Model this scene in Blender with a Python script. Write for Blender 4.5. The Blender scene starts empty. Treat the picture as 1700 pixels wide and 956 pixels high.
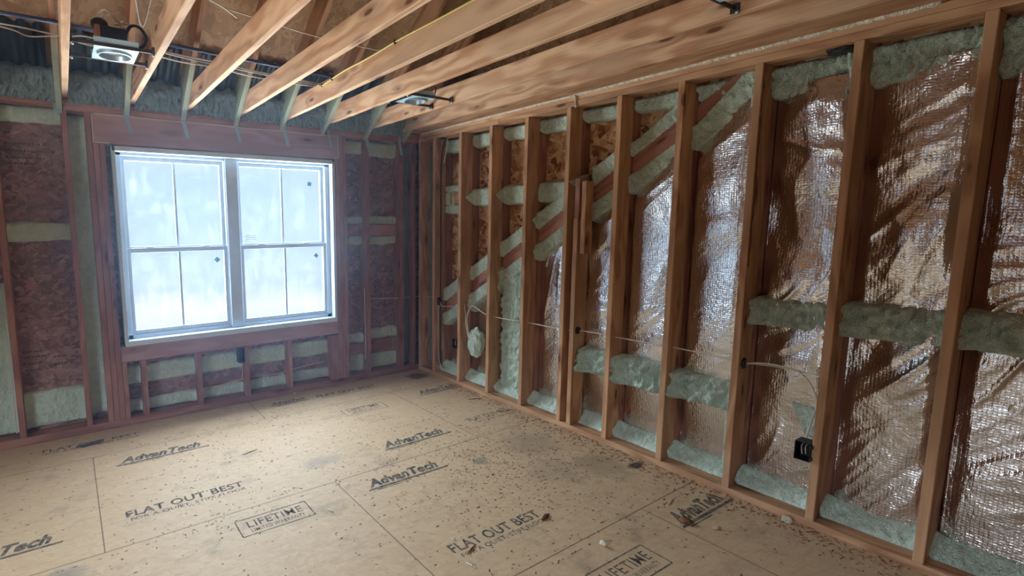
import bpy, bmesh, math, random
from mathutils import Vector, Matrix, noise as mn
SC = bpy.context.scene; COL = SC.collection
PI = math.pi
# ---------------------------------------------------------------- camera
cam = bpy.data.cameras.new('camera'); camo = bpy.data.objects.new('camera', cam); COL.objects.link(camo)
yaw, pit, rol = 0.568, -0.1284, -0.00684
f = Vector((math.sin(yaw)*math.cos(pit), math.cos(yaw)*math.cos(pit), math.sin(pit)))
r = Vector((math.cos(yaw), -math.sin(yaw), 0)); u = r.cross(f)
r2 = r*math.cos(rol)+u*math.sin(rol); u2 = -r*math.sin(rol)+u*math.cos(rol)
M = Matrix((r2, u2, -f)).transposed().to_4x4(); M.translation = Vector((-3.192, -4.433, 1.608))
camo.matrix_world = M
cam.sensor_width = 36; cam.lens = 842.2/1700*36; cam.shift_x = 202/1700; cam.clip_start = 0.02
SC.camera = camo
# ---------------------------------------------------------------- colour management / exposure
SC.view_settings.view_transform = 'Standard'; SC.view_settings.look = 'None'
SC.view_settings.gamma = 1; SC.view_settings.use_curve_mapping = False
SC.view_settings.exposure = 0.0
SC.cycles.max_bounces = 9; SC.cycles.diffuse_bounces = 6; SC.cycles.glossy_bounces = 5
SC.cycles.transparent_max_bounces = 12; SC.cycles.caustics_reflective = True
SC.cycles.sample_clamp_indirect = 6
# ---------------------------------------------------------------- overcast winter sky over snow
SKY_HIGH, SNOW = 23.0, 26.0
wd = bpy.data.worlds.new('sky'); SC.world = wd; wd.use_nodes = True
wn = wd.node_tree.nodes; wl = wd.node_tree.links; wn.clear()
tc = wn.new('ShaderNodeTexCoord'); sx = wn.new('ShaderNodeSeparateXYZ'); wl.new(tc.outputs['Generated'], sx.inputs[0])
nz = wn.new('ShaderNodeTexNoise'); nz.inputs['Scale'].default_value = 5; nz.inputs['Detail'].default_value = 3
wl.new(tc.outputs['Generated'], nz.inputs['Vector'])
ad = wn.new('ShaderNodeMath'); ad.operation = 'MULTIPLY_ADD'; ad.inputs[1].default_value = 0.05; wl.new(nz.outputs['Fac'], ad.inputs[0]); wl.new(sx.outputs['Z'], ad.inputs[2])
mp = wn.new('ShaderNodeMapRange'); mp.inputs['From Min'].default_value = -0.5; mp.inputs['From Max'].default_value = 0.5
wl.new(ad.outputs[0], mp.inputs[0])
cr = wn.new('ShaderNodeValToRGB'); wl.new(mp.outputs[0], cr.inputs[0])
def ramp(cr, stops):
    e = cr.color_ramp.elements
    while len(e) > len(stops): e.remove(e[-1])
    while len(e) < len(stops): e.new(0.5)
    for el, (p, c) in zip(e, stops):
        el.position = p; el.color = (*c, 1) if len(c) == 3 else c
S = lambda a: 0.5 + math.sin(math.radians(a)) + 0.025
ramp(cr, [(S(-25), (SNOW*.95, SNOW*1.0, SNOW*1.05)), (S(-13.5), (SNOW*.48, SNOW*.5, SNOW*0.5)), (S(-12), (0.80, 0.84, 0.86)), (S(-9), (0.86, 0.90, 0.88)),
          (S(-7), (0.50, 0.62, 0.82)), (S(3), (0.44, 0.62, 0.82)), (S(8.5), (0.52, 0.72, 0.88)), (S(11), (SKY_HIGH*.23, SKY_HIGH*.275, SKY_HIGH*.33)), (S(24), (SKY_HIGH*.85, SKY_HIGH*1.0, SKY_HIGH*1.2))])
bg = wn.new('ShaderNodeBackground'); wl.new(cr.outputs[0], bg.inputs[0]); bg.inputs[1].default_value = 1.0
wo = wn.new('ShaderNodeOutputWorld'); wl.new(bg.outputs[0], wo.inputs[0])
wd.cycles.sampling_method = 'MANUAL'; wd.cycles.sample_map_resolution = 512
def portal(name, loc, rot, sx_, sy_):
    l = bpy.data.lights.new(name, 'AREA'); l.shape = 'RECTANGLE'; l.size = sx_; l.size_y = sy_
    l.cycles.is_portal = True
    o = bpy.data.objects.new(name, l); COL.objects.link(o); o.location = loc; o.rotation_euler = rot
portal('window_daylight', (-1.9165, 0.16, 1.424), (-PI/2, 0, 0), 1.84, 1.5)
portal('added_side_opening_daylight', (-5.55, -3.5, 1.5), (0, -PI/2, 0), 1.3, 1.8)  # portal of the unseen side opening added for fill light

# ---------------------------------------------------------------- node helper and materials
class NT:
    def __init__(s, name):
        s.m = bpy.data.materials.new(name); s.m.use_nodes = True; s.t = s.m.node_tree; s.t.nodes.clear()
        s.out = s.t.nodes.new('ShaderNodeOutputMaterial')
    def n(s, typ, ins=None, **props):
        nd = s.t.nodes.new('ShaderNode'+typ)
        for k, v in props.items(): setattr(nd, k, v)
        for k, v in (ins or {}).items():
            if hasattr(v, 'is_linked'): s.t.links.new(v, nd.inputs[k])
            else: nd.inputs[k].default_value = v
        return nd
    def math(s, op, a, b=None, c=None, clamp=False):
        ins = {0: a}
        if b is not None: ins[1] = b
        if c is not None: ins[2] = c
        return s.n('Math', ins, operation=op, use_clamp=clamp).outputs[0]
    def vscale(s, v, sc, off=None):
        ins = {0: v, 1: sc}
        if off is None: return s.n('VectorMath', ins, operation='MULTIPLY').outputs[0]
        ins[2] = off; return s.n('VectorMath', ins, operation='MULTIPLY_ADD').outputs[0]
    def ramp(s, fac, stops):
        nd = s.n('ValToRGB', {0: fac}); ramp(nd, stops); return nd.outputs[0]
    def step(s, v, a, b):
        return s.n('MapRange', {0: v, 1: a, 2: b}, interpolation_type='SMOOTHSTEP').outputs[0]
    def mix(s, fac, a, b, mode='MIX'):
        nd = s.n('Mix', data_type='RGBA', blend_type=mode)
        for k, v in ((0, fac), (6, a), (7, b)):
            if hasattr(v, 'is_linked'): s.t.links.new(v, nd.inputs[k])
            else: nd.inputs[k].default_value = v if k == 0 else (*v, 1)
        return nd.outputs[2]
    def noise(s, v, scale, detail=3, rough=0.5, dist=0):
        return s.n('TexNoise', {'Vector': v, 'Scale': scale, 'Detail': detail, 'Roughness': rough, 'Distortion': dist}).outputs['Fac']
    def bump(s, h, strength, dist=0.01, normal=None):
        ins = {'Strength': strength, 'Distance': dist, 'Height': h}
        if normal is not None: ins['Normal'] = normal
        return s.n('Bump', ins).outputs[0]
    def fin(s, col, rough=0.7, metal=0.0, normal=None, spec=0.4):
        ins = {'Base Color': (*col, 1) if isinstance(col, tuple) else col, 'Roughness': rough, 'Metallic': metal, 'Specular IOR Level': spec}
        if normal is not None: ins['Normal'] = normal
        b = s.n('BsdfPrincipled', ins); s.t.links.new(b.outputs[0], s.out.inputs[0]); return s.m
def lin(r_, g, b):
    c = lambda v: (v/255/12.92 if v <= 10 else ((v/255+.055)/1.055)**2.4)
    return (c(r_), c(g), c(b))
def plain(name, rgb, rough=.6, metal=0., bumpy=0.0):
    t = NT(name); nrm = None
    co = t.n('TexCoord').outputs['Object']
    nzv = t.noise(co, 25, 3)
    c = t.mix(t.math('MULTIPLY', nzv, .5), lin(*rgb), tuple(x*.7 for x in lin(*rgb)))
    if bumpy: nrm = t.bump(t.noise(co, 90, 2), bumpy, .004)
    return t.fin(c, rough, metal, nrm)
def wood(name, a, b, knot=(88, 48, 28), over=None):
    t = NT(name)
    co = t.n('TexCoord').outputs['Object']; rnd = t.n('ObjectInfo').outputs['Random']
    off = t.n('VectorMath', {0: t.n('CombineXYZ', {0: rnd, 1: t.math('MULTIPLY', rnd, .37), 2: t.math('MULTIPLY', rnd, .61)}).outputs[0], 1: (9.1, 7.3, 11.7)}, operation='MULTIPLY').outputs[0]
    v = t.n('VectorMath', {0: co, 1: off}, operation='ADD').outputs[0]
    # knots bend the grain around them
    kv = t.n('TexVoronoi', {'Vector': t.vscale(v, (2.6, 9.0, 9.0)), 'Scale': 1.0}, feature='F1')
    kd = kv.outputs['Distance']
    kmask = t.math('SUBTRACT', 1.0, t.step(kd, 0.07, 0.15))
    khalo = t.math('SUBTRACT', 1.0, t.step(kd, 0.10, 0.42))
    warp = t.noise(t.vscale(v, (1.3, 5, 5)), 1.0, 2)
    ring = t.math('ADD', t.math('MULTIPLY', warp, 5.0), t.math('MULTIPLY', khalo, 0.55))
    sep = t.n('SeparateXYZ', {0: v})
    rr = t.math('ADD', t.math('MULTIPLY', sep.outputs[1], 42.0), t.math('MULTIPLY', sep.outputs[2], 33.0))
    w = t.math('SINE', t.math('MULTIPLY_ADD', ring, 6.0, rr))
    fine = t.noise(t.vscale(v, (4, 160, 160)), 1.0, 3)
    g = t.math('MULTIPLY_ADD', w, 0.25, t.math('MULTIPLY_ADD', fine, 0.55, 0.22), clamp=True)
    c = t.ramp(g, [(0.2, lin(*b)), (0.75, lin(*a))])
    big = t.noise(t.vscale(v, (1.1, 3, 3)), 1.0, 2)
    c = t.mix(t.step(big, .35, .8), c, tuple(x*.72 for x in lin(*a)), 'MIX') if over is None else c
    tone = t.math('MULTIPLY_ADD', rnd, 0.3, 0.84)
    c = t.mix(1.0, c, t.n('CombineXYZ', {0: tone, 1: tone, 2: tone}).outputs[0], 'MULTIPLY')
    c = t.mix(t.math('MULTIPLY', khalo, .35), c, lin(*knot)); c = t.mix(t.math('MULTIPLY', kmask, .85), c, lin(*knot))
    if over:   # sprayed with foam mist near its low end
        m = t.math('ADD', t.n('SeparateXYZ', {0: co}).outputs[0], t.math('MULTIPLY', t.noise(co, 7, 4), .5))
        m = t.math('SUBTRACT', 1.0, t.step(m, over-.12, over+.25))
        c = t.mix(t.math('MULTIPLY', m, .9), c, lin(158, 172, 150))
    return t.fin(c, .72, 0, t.bump(g, .25, .002), .3)
def osb(name, cols, scale=1.0, dark=1.0, ax='yz'):
    t = NT(name); co = t.n('TexCoord').outputs['Object']
    s = t.n('SeparateXYZ', {0: co})
    p = t.n('CombineXYZ', {0: s.outputs['XYZ'.index(ax[0].upper())], 1: s.outputs['XYZ'.index(ax[1].upper())], 2: 0.0}).outputs[0]
    wob = t.n('TexNoise', {'Vector': p, 'Scale': 14.0*scale, 'Detail': 3.0}).outputs['Color']
    p2 = t.n('VectorMath', {0: wob, 1: (.05/scale, .05/scale, 0), 2: p}, operation='MULTIPLY_ADD').outputs[0]
    layers = []
    for k, ang in enumerate((0.25, -0.5, 1.1)):
        rot = t.n('VectorRotate', {'Vector': p2, 'Angle': ang}, rotation_type='Z_AXIS').outputs[0]
        vo = t.n('TexVoronoi', {'Vector': t.vscale(rot, (9*scale, 34*scale, 1), (k*5.3, k*2.1, 0)), 'Scale': 1.0, 'Randomness': 1.0}, feature='F1')
        layers.append(vo)
    sel = t.noise(p2, 22*scale, 1)
    c = t.ramp(t.n('SeparateColor', {0: layers[0].outputs['Color']}).outputs[0], cols)
    c1 = t.ramp(t.n('SeparateColor', {0: layers[1].outputs['Color']}).outputs[1], cols)
    c2 = t.ramp(t.n('SeparateColor', {0: layers[2].outputs['Color']}).outputs[2], cols)
    c = t.mix(t.step(sel, .46, .52), c, c1); c = t.mix(t.step(t.noise(p2, 17*scale, 1), .54, .6), c, c2)
    gr = t.noise(t.vscale(p2, (20, 120, 1)), 1.0, 3)
    c = t.mix(t.math('MULTIPLY', gr, .45), c, tuple(x*.5 for x in cols[0][1]))
    h = t.math('ADD', layers[0].outputs['Distance'], layers[1].outputs['Distance'])
    return t.fin(c, .75, 0, t.bump(h, .4, .004), .3)
def foam_mat(name, rgb):
    t = NT(name); co = t.n('TexCoord').outputs['Object']
    n1 = t.noise(co, 26, 4, .6); n2 = t.noise(co, 150, 2); n3 = t.noise(co, 4, 2)
    c = t.ramp(t.math('MULTIPLY_ADD', n3, .5, t.math('MULTIPLY', n1, .5)), [(.3, tuple(x*.72 for x in lin(*rgb))), (.62, lin(*rgb))])
    rg = t.math('ABSOLUTE', t.math('SUBTRACT', t.noise(co, 38, 2, .5, 1.6), .5))
    b = t.bump(t.math('MULTIPLY_ADD', rg, 2.2, t.math('MULTIPLY_ADD', n2, .25, n1)), .8, .016)
    return t.fin(c, .55, 0, b, .35)
def foil_mat():
    t = NT('foil'); co = t.n('TexCoord').outputs['Object']; s = t.n('SeparateXYZ', {0: co})
    wv = t.n('TexNoise', {'Vector': co, 'Scale': 9.0, 'Detail': 2.0}).outputs['Color']
    wsep = t.n('SeparateXYZ', {0: wv})
    yy = t.math('MULTIPLY_ADD', wsep.outputs[0], .02, s.outputs[1]); zz = t.math('MULTIPLY_ADD', wsep.outputs[1], .02, s.outputs[2])
    def line(x, f):   # reinforcing threads
        return t.math('POWER', t.math('ABSOLUTE', t.math('SINE', t.math('MULTIPLY', x, f))), 6.0)
    grid = t.math('MAXIMUM', line(yy, PI/.014), line(zz, PI/.0125))
    crink = t.n('TexVoronoi', {'Vector': t.n('VectorMath', {0: wv, 1: (.04, .04, .04), 2: co}, operation='MULTIPLY_ADD').outputs[0], 'Scale': 34.0}, feature='DISTANCE_TO_EDGE').outputs['Distance']
    fine = t.noise(t.vscale(co, (1, 1, 1.8)), 60, 3, .6)
    h = t.math('MULTIPLY_ADD', grid, -.16, t.math('MULTIPLY_ADD', fine, .55, t.math('MULTIPLY', crink, .8)))
    nrm = t.bump(h, .5, .006)
    col = t.mix(t.math('MULTIPLY', grid, .35), (.86, .85, .84), (.62, .58, .55))
    return t.fin(col, t.math('MULTIPLY_ADD', fine, .12, .12), 1.0, nrm)
def floor_mat():
    t = NT('subfloor_board'); co = t.n('TexCoord').outputs['Object']; s = t.n('SeparateXYZ', {0: co}); X, Y = s.outputs[0], s.outputs[1]
    p = t.n('CombineXYZ', {0: X, 1: Y, 2: 0.0}).outputs[0]
    wob = t.n('TexNoise', {'Vector': p, 'Scale': 10.0, 'Detail': 4.0}).outputs['Color']
    p2 = t.n('VectorMath', {0: wob, 1: (.06, .06, 0), 2: p}, operation='MULTIPLY_ADD').outputs[0]
    v1 = t.n('TexVoronoi', {'Vector': t.vscale(p2, (14, 30, 1)), 'Scale': 1.0}, feature='F1')
    v2 = t.n('TexVoronoi', {'Vector': t.vscale(t.n('VectorRotate', {'Vector': p2, 'Angle': .9}, rotation_type='Z_AXIS').outputs[0], (16, 40, 1)), 'Scale': 1.0}, feature='F1')
    cs = [(.0, lin(187, 161, 125)), (.5, lin(191, 166, 131)), (1, lin(195, 172, 137))]
    c = t.ramp(t.n('SeparateColor', {0: v1.outputs['Color']}).outputs[0], cs)
    c = t.mix(t.step(t.noise(p2, 25, 1), .45, .55), c, t.ramp(t.n('SeparateColor', {0: v2.outputs['Color']}).outputs[1], cs))
    c = t.mix(t.math('MULTIPLY', t.step(t.noise(t.vscale(p2, (7, 55, 1)), 1.0, 4, .6), .45, .8), .30), c, lin(150, 118, 82))
    # grime: dark scuffs, strongest where boots went, towards the foil wall
    g1 = t.noise(t.vscale(p2, (1, 1.5, 1)), 2.3, 5, .62); g2 = t.noise(p, 9, 5, .7)
    c = t.mix(t.math('MULTIPLY', t.step(t.math('MULTIPLY_ADD', g2, .4, t.math('MULTIPLY', g1, .6)), .5, .72), .55), c, lin(112, 100, 88))
    def spot(cx, cy, rx, ry, amt, col, c, lo=.35, hi=1.0):
        dx = t.math('MULTIPLY', t.math('SUBTRACT', X, cx), 1/rx); dy = t.math('MULTIPLY', t.math('SUBTRACT', Y, cy), 1/ry)
        d = t.math('SQRT', t.math('ADD', t.math('MULTIPLY', dx, dx), t.math('MULTIPLY', dy, dy)))
        d = t.math('ADD', d, t.math('MULTIPLY_ADD', g2, 1.6, -.8))
        return t.mix(t.math('MULTIPLY', t.math('SUBTRACT', 1.0, t.step(d, lo, hi)), amt), c, lin(*col))
    c = spot(-1.83, -1.42, .18, .10, .4, (120, 118, 112), c)
    c = spot(-.45, -2.0, .30, .28, .32, (98, 90, 82), c); c = spot(-.30, -2.5, .22, .25, .32, (92, 84, 76), c); c = spot(-.62, -2.35, .25, .2, .25, (95, 86, 78), c)
    c = spot(-.93, -2.0, .08, .06, .55, (96, 98, 96), c); c = spot(-3.30, -1.80, .12, .08, .5, (110, 112, 112), c)
    c = spot(-.17, -.21, .15, .13, .75, (62, 50, 44), c, .5, .9); c = spot(-.12, -2.62, .10, .05, .9, (40, 40, 40), c)  # darker patch in the wall corner, small dark spot by the plate
    fl = t.math('SUBTRACT', 1.0, t.step(t.n('TexVoronoi', {'Vector': p, 'Scale': 60.0}, feature='F1').outputs['Distance'], .05, .14))
    c = t.mix(t.math('MULTIPLY', fl, .18), c, lin(90, 62, 44))
    # board joints
    jw = t.math('MULTIPLY_ADD', t.noise(p, 30, 2), .006, -.003)
    seam = 0.0; masks = []
    def row(yv):
        return t.math('SUBTRACT', 1.0, t.step(t.math('ABSOLUTE', t.math('ADD', t.math('SUBTRACT', Y, yv), t.math('MULTIPLY', jw, .4))), .0012, .0042))
    def butt(xv, y0, y1):
        a = t.math('SUBTRACT', 1.0, t.step(t.math('ABSOLUTE', t.math('ADD', t.math('SUBTRACT', X, xv), t.math('MULTIPLY', jw, .4))), .0012, .0042))
        return t.math('MULTIPLY', a, t.math('MULTIPLY', t.math('GREATER_THAN', Y, y0), t.math('LESS_THAN', Y, y1)))
    for yv in (-.49, -1.715, -2.935, -4.155): masks.append(row(yv))
    for xv, y0, y1 in ((-3.14, -1.715, -.49), (-.68, -1.715, -.49), (-1.88, -2.935, -1.715), (-4.32, -2.935, -1.715), (-.57, -4.155, -2.935), (-3.01, -4.155, -2.935), (-1.9, -.49, .0)): masks.append(butt(xv, y0, y1))
    m = masks[0]
    for k in masks[1:]: m = t.math('MAXIMUM', m, k)
    c = t.mix(t.math('MULTIPLY', m, .8), c, lin(70, 48, 34))
    h = t.math('MULTIPLY_ADD', m, -1.5, t.math('ADD', v1.outputs['Distance'], v2.outputs['Distance']))
    return t.fin(c, .62, 0, t.bump(h, .12, .002), .35)
def ink_mat():
    t = NT('floor_ink'); co = t.n('TexCoord').outputs['Object']
    nv = t.noise(co, 16, 5, .75); n2 = t.noise(t.vscale(co, (70, 110, 1)), 1.0, 3)
    a = t.step(t.math('MULTIPLY_ADD', n2, .35, t.math('MULTIPLY', nv, .75)), .40, .62)
    a = t.math('MULTIPLY_ADD', a, -.45, .92)
    d = t.n('BsdfDiffuse', {0: (*lin(74, 82, 86), 1)}).outputs[0]; tr = t.n('BsdfTransparent').outputs[0]
    mx = t.n('MixShader', {0: a, 1: tr, 2: d}); t.t.links.new(mx.outputs[0], t.out.inputs[0]); return t.m
def glass_mat():
    t = NT('fogged_glass'); co = t.n('TexCoord').outputs['Object']
    fog = t.noise(co, 6, 5, .65); sm = t.noise(t.vscale(co, (14, 1, 5)), 1.0, 5, .7)
    tr = t.n('BsdfTransparent', {0: (.97, .985, .99, 1)}).outputs[0]
    df = t.n('BsdfTranslucent', {0: (.8, .85, .9, 1)}).outputs[0]
    a = t.math('MULTIPLY', t.step(t.math('MULTIPLY_ADD', sm, .5, t.math('MULTIPLY', fog, .5)), .45, .75), .02)
    m1 = t.n('MixShader', {0: t.math('ADD', a, .01), 1: tr, 2: df}).outputs[0]
    gl = t.n('BsdfGlossy', {'Color': (1, 1, 1, 1), 'Roughness': .05}).outputs[0]
    m2 = t.n('MixShader', {0: .05, 1: m1, 2: gl}); t.t.links.new(m2.outputs[0], t.out.inputs[0]); return t.m
STUD = wood('stud_lumber', (202, 160, 122), (168, 122, 88))
STUDD = wood('stud_lumber_red', (172, 124, 104), (140, 94, 80))
JOIST = wood('joist_lumber', (222, 184, 146), (180, 130, 94))
RAFT = wood('rafter_lumber', (172, 128, 94), (138, 94, 66), over=.75)
HEAD = wood('header_lumber', (180, 142, 134), (162, 122, 116))
OSBR = osb('osb_bright', [(.0, lin(120, 74, 48)), (.3, lin(182, 130, 88)), (.65, lin(218, 174, 128)), (1, lin(238, 208, 168))], .62)
OSBW = osb('osb_brown', [(.0, lin(110, 80, 76)), (.4, lin(144, 110, 102)), (.75, lin(166, 130, 118)), (1, lin(188, 152, 138))], 1.0, ax='xz')
DECK = osb('roof_deck', [(.0, lin(150, 114, 82)), (.5, lin(168, 132, 98)), (1, lin(184, 150, 114))], .6, ax='xy')
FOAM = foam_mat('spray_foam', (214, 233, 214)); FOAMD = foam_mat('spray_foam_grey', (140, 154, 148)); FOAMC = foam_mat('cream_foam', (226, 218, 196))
FOIL = foil_mat(); FLOOR = floor_mat(); INK = ink_mat(); GLASS = glass_mat()
VINYL = plain('tinted_white_vinyl', (206, 224, 238), .35); SCREEN = plain('sticker_blue', (110, 172, 196), .5); PAPER = plain('paper_label', (205, 214, 222), .7)  # vinyl is white; the blue of the window glare is mixed into its colour
BLACK = plain('black_plastic', (30, 30, 32), .45); CABLE = plain('white_cable', (214, 206, 190), .5); BCABLE = plain('black_cable', (34, 32, 34), .5)
YCABLE = plain('yellow_cable', (206, 190, 92), .5); PIPE = plain('blue_grey_pipe', (74, 84, 112), .4); DARKB = plain('dark_baffle', (26, 31, 38), .6)
STEEL = plain('galvanised_steel', (176, 186, 192), .38, .85); DSTEEL = plain('dark_steel', (70, 66, 64), .45, .6); PLATE = plain('pale_blue_plate', (186, 216, 228), .4, .2); TIE = plain('strap_steel', (160, 184, 194), .45, .3)
DKGREY = plain('dark_grey_box', (40, 40, 48), .6); COPPER = plain('box_cap', (196, 140, 106), .6); LENS = plain('frosted_lens', (150, 166, 170), .25); CAULK = plain('caulk', (206, 186, 166), .6)
SAWD = plain('sawdust_brown', (112, 80, 58), .8); SAWL = plain('shavings_pale', (206, 178, 140), .8); RED = plain('sawdust_red', (140, 88, 64), .8); DARKW = plain('weathered_strip', (72, 72, 70), .7); DAMP = wood('dark_wood', (120, 78, 56), (92, 56, 40))
SHELL = osb('shell_board', [(.0, lin(150, 110, 76)), (.5, lin(176, 136, 98)), (1, lin(196, 160, 122))], .8)

# ---------------------------------------------------------------- mesh helpers
def link(name, me, mat, parent=None):
    o = bpy.data.objects.new(name, me); COL.objects.link(o)
    if mat: me.materials.append(mat)
    if parent: o.parent = parent
    return o
def tag(o, label, cat, group=None, kind=None):
    if label: o['label'] = label
    if cat: o['category'] = cat
    if group: o['group'] = group
    if kind: o['kind'] = kind
    return o
def thing(name, loc, label, cat, group=None):
    o = bpy.data.objects.new(name, None); o.empty_display_size = .05; COL.objects.link(o); o.location = loc
    return tag(o, label, cat, group)
def mesh(bm, smooth=False):
    me = bpy.data.meshes.new('mesh'); bmesh.ops.recalc_face_normals(bm, faces=bm.faces[:])
    bm.to_mesh(me); bm.free()
    if smooth:
        for p in me.polygons: p.use_smooth = True
    return me
def add_box(bm, a, b, bev=0.0, mat=None):
    c = [(a[i]+b[i])/2 for i in range(3)]; s = [abs(b[i]-a[i]) for i in range(3)]
    m = Matrix.Translation(c) @ Matrix.Diagonal((*s, 1))
    if mat is not None: m = mat @ m
    g = bmesh.ops.create_cube(bm, size=1, matrix=m)
    if bev:
        es = {e for v in g['verts'] for e in v.link_edges}
        bmesh.ops.bevel(bm, geom=list(es), offset=min(bev, min(s)*.4), segments=1, affect='EDGES')
def add_tube(bm, pts, rad, n=7, cap=True):
    pts = [Vector(p) for p in pts]; rings = []; prev = None
    for i, p in enumerate(pts):
        d = (pts[min(i+1, len(pts)-1)]-pts[max(i-1, 0)]).normalized()
        a = d.orthogonal() if prev is None else (prev - d*prev.dot(d))
        a.normalize(); prev = a; b = d.cross(a)
        rr = rad[i] if isinstance(rad, (list, tuple)) else rad
        rings.append([bm.verts.new(p+(a*math.cos(2*PI*k/n)+b*math.sin(2*PI*k/n))*rr) for k in range(n)])
    for A, B in zip(rings, rings[1:]):
        for k in range(n): bm.faces.new((A[k], A[(k+1) % n], B[(k+1) % n], B[k]))
    if cap: bm.faces.new(rings[0][::-1]); bm.faces.new(rings[-1])
def smoothpath(pts, sub=6):
    P = [Vector(p) for p in pts]; out = []
    for i in range(len(P)-1):
        p0, p1, p2, p3 = P[max(i-1, 0)], P[i], P[i+1], P[min(i+2, len(P)-1)]
        for k in range(sub):
            t = k/sub
            out.append(.5*((2*p1)+(p2-p0)*t+(2*p0-5*p1+4*p2-p3)*t*t+(3*p1-p0-3*p2+p3)*t**3))
    out.append(P[-1]); return out
def board(name, xr, yr, zr, mat, grain, parent=None, bev=.0025, sub=0):
    lo = Vector((xr[0], yr[0], zr[0])); hi = Vector((xr[1], yr[1], zr[1])); c = (lo+hi)/2; s = hi-lo
    rot = {'x': Matrix.Identity(4), 'y': Matrix.Rotation(PI/2, 4, 'Z'), 'z': Matrix.Rotation(-PI/2, 4, 'Y')}[grain]
    d = {'x': (s.x, s.y, s.z), 'y': (s.y, s.x, s.z), 'z': (s.z, s.y, s.x)}[grain]
    bm = bmesh.new(); add_box(bm, [-k/2 for k in d], [k/2 for k in d], bev)
    o = link(name, mesh(bm), mat); mw = Matrix.Translation(c) @ rot
    if parent: o.parent = parent; o.matrix_parent_inverse = parent.matrix_basis.inverted()
    o.matrix_basis = mw; return o
def slant(name, p0, p1, side, w, h, mat, parent=None, bev=.0025):   # side: unit vector of the w direction
    p0, p1, side = Vector(p0), Vector(p1), Vector(side); L = (p1-p0).length
    x = (p1-p0).normalized(); y = (side-x*side.dot(x)).normalized(); z = x.cross(y)
    bm = bmesh.new(); add_box(bm, (0, -w/2, -h/2), (L, w/2, h/2), bev)
    o = link(name, mesh(bm), mat); m = Matrix((x, y, z)).transposed().to_4x4(); m.translation = p0
    if parent: o.parent = parent; o.matrix_parent_inverse = parent.matrix_basis.inverted()
    o.matrix_basis = m; return o
def tube(name, pts, rad, mat, parent=None, sub=6, n=7):
    bm = bmesh.new(); add_tube(bm, smoothpath(pts, sub) if sub else pts, rad, n)
    o = link(name, mesh(bm, True), mat)
    if parent: o.parent = parent; o.matrix_parent_inverse = parent.matrix_basis.inverted()
    return o
def boxes(name, lst, mat, parent=None, bev=.001):
    bm = bmesh.new()
    for a, b in lst: add_box(bm, a, b, bev)
    o = link(name, mesh(bm), mat)
    if parent: o.parent = parent; o.matrix_parent_inverse = parent.matrix_basis.inverted()
    return o
def add_foam(bm, c00, c10, c01, c11, nrm, thick, seed, nu=None, nv=None, edge=.012, ripple=.35, climb=(0, 0), jag=1.0):
    """lumpy pad over the patch c00..c11 (u along, v across), rising along nrm; climb: extra rise at the u ends"""
    c00, c10, c01, c11, nrm = (Vector(k) for k in (c00, c10, c01, c11, nrm))
    lu = max((c10-c00).length, (c11-c01).length); lv = max((c01-c00).length, (c11-c10).length)
    nu = nu or max(6, min(140, int(lu/.0075))); nv = nv or max(6, min(70, int(lv/.0085)))
    du = (c10-c00).normalized(); dv = (c01-c00).normalized(); G = []
    for i in range(nu+1):
        u_ = i/nu; row = []
        for j in range(nv+1):
            v_ = j/nv
            p = (c00*(1-u_)+c10*u_)*(1-v_)+(c01*(1-u_)+c11*u_)*v_
            q = Vector((p.x*1.0+seed*3.7, p.y+seed*1.3, p.z))
            wb = mn.noise(q*9)*jag
            if j in (0, nv): p = p + dv*(wb*edge*1.3)
            eu = 1.0 if (climb[0] and u_ < .5) or (climb[1] and u_ >= .5) else min(1, min(u_, 1-u_)*lu/.03)
            ev = min(1.0, min(v_, 1-v_)*lv/.03)
            prof = math.sqrt(max(0, 1-(1-ev)**2))*math.sqrt(max(0, 1-(1-eu)**2))
            a, b = (p-c00).dot(du), (p-c00).dot(dv)
            rip = mn.noise(Vector((a*75+mn.noise(q*14)*2.0, b*20, seed*5.1)))*1.7      # worm ripples across the bead
            lump = mn.noise(q*11)*.6 + mn.noise(q*27)*.35
            h = prof*(thick*(1+.28*lump)+thick*ripple*rip*.55) - .004
            if climb[0]: h += climb[0]*max(0, 1-u_*lu/.05)**2*prof
            if climb[1]: h += climb[1]*max(0, 1-(1-u_)*lu/.05)**2*prof
            row.append(bm.verts.new(p+nrm*h))
        G.append(row)
    for i in range(nu):
        for j in range(nv): bm.faces.new((G[i][j], G[i+1][j], G[i+1][j+1], G[i][j+1]))
    # closed back
    B = [bm.verts.new(k-nrm*.02) for k in (c00, c10, c11, c01)]
    bm.faces.new(B)
    for ring, (b0, b1) in (([G[i][0] for i in range(nu+1)], (0, 1)), ([G[nu][j] for j in range(nv+1)], (1, 2)), ([G[i][nv] for i in range(nu, -1, -1)], (2, 3)), ([G[0][j] for j in range(nv, -1, -1)], (3, 0))):
        try: bm.faces.new(list(ring)+[B[b1], B[b0]])
        except ValueError: pass
def foam(name, patches, mat, label, group=None, cat='spray foam'):
    bm = bmesh.new()
    for p in patches: add_foam(bm, *p[0], **p[1])
    bmesh.ops.remove_doubles(bm, verts=bm.verts[:], dist=.00005)
    me = mesh(bm, True); return tag(link(name, me, mat), label, cat, group)
ORD = ['first', 'second', 'third', 'fourth', 'fifth', 'sixth', 'seventh', 'eighth', 'ninth', 'tenth', 'eleventh', 'twelfth']

# ================================================================ SETTING
XL, YR = -5.4, -6.6
fl = boxes('floor', [((XL-.1, YR-.1, -.03), (.3, .25, 0))], FLOOR, bev=0); fl['kind'] = 'structure'
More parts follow.
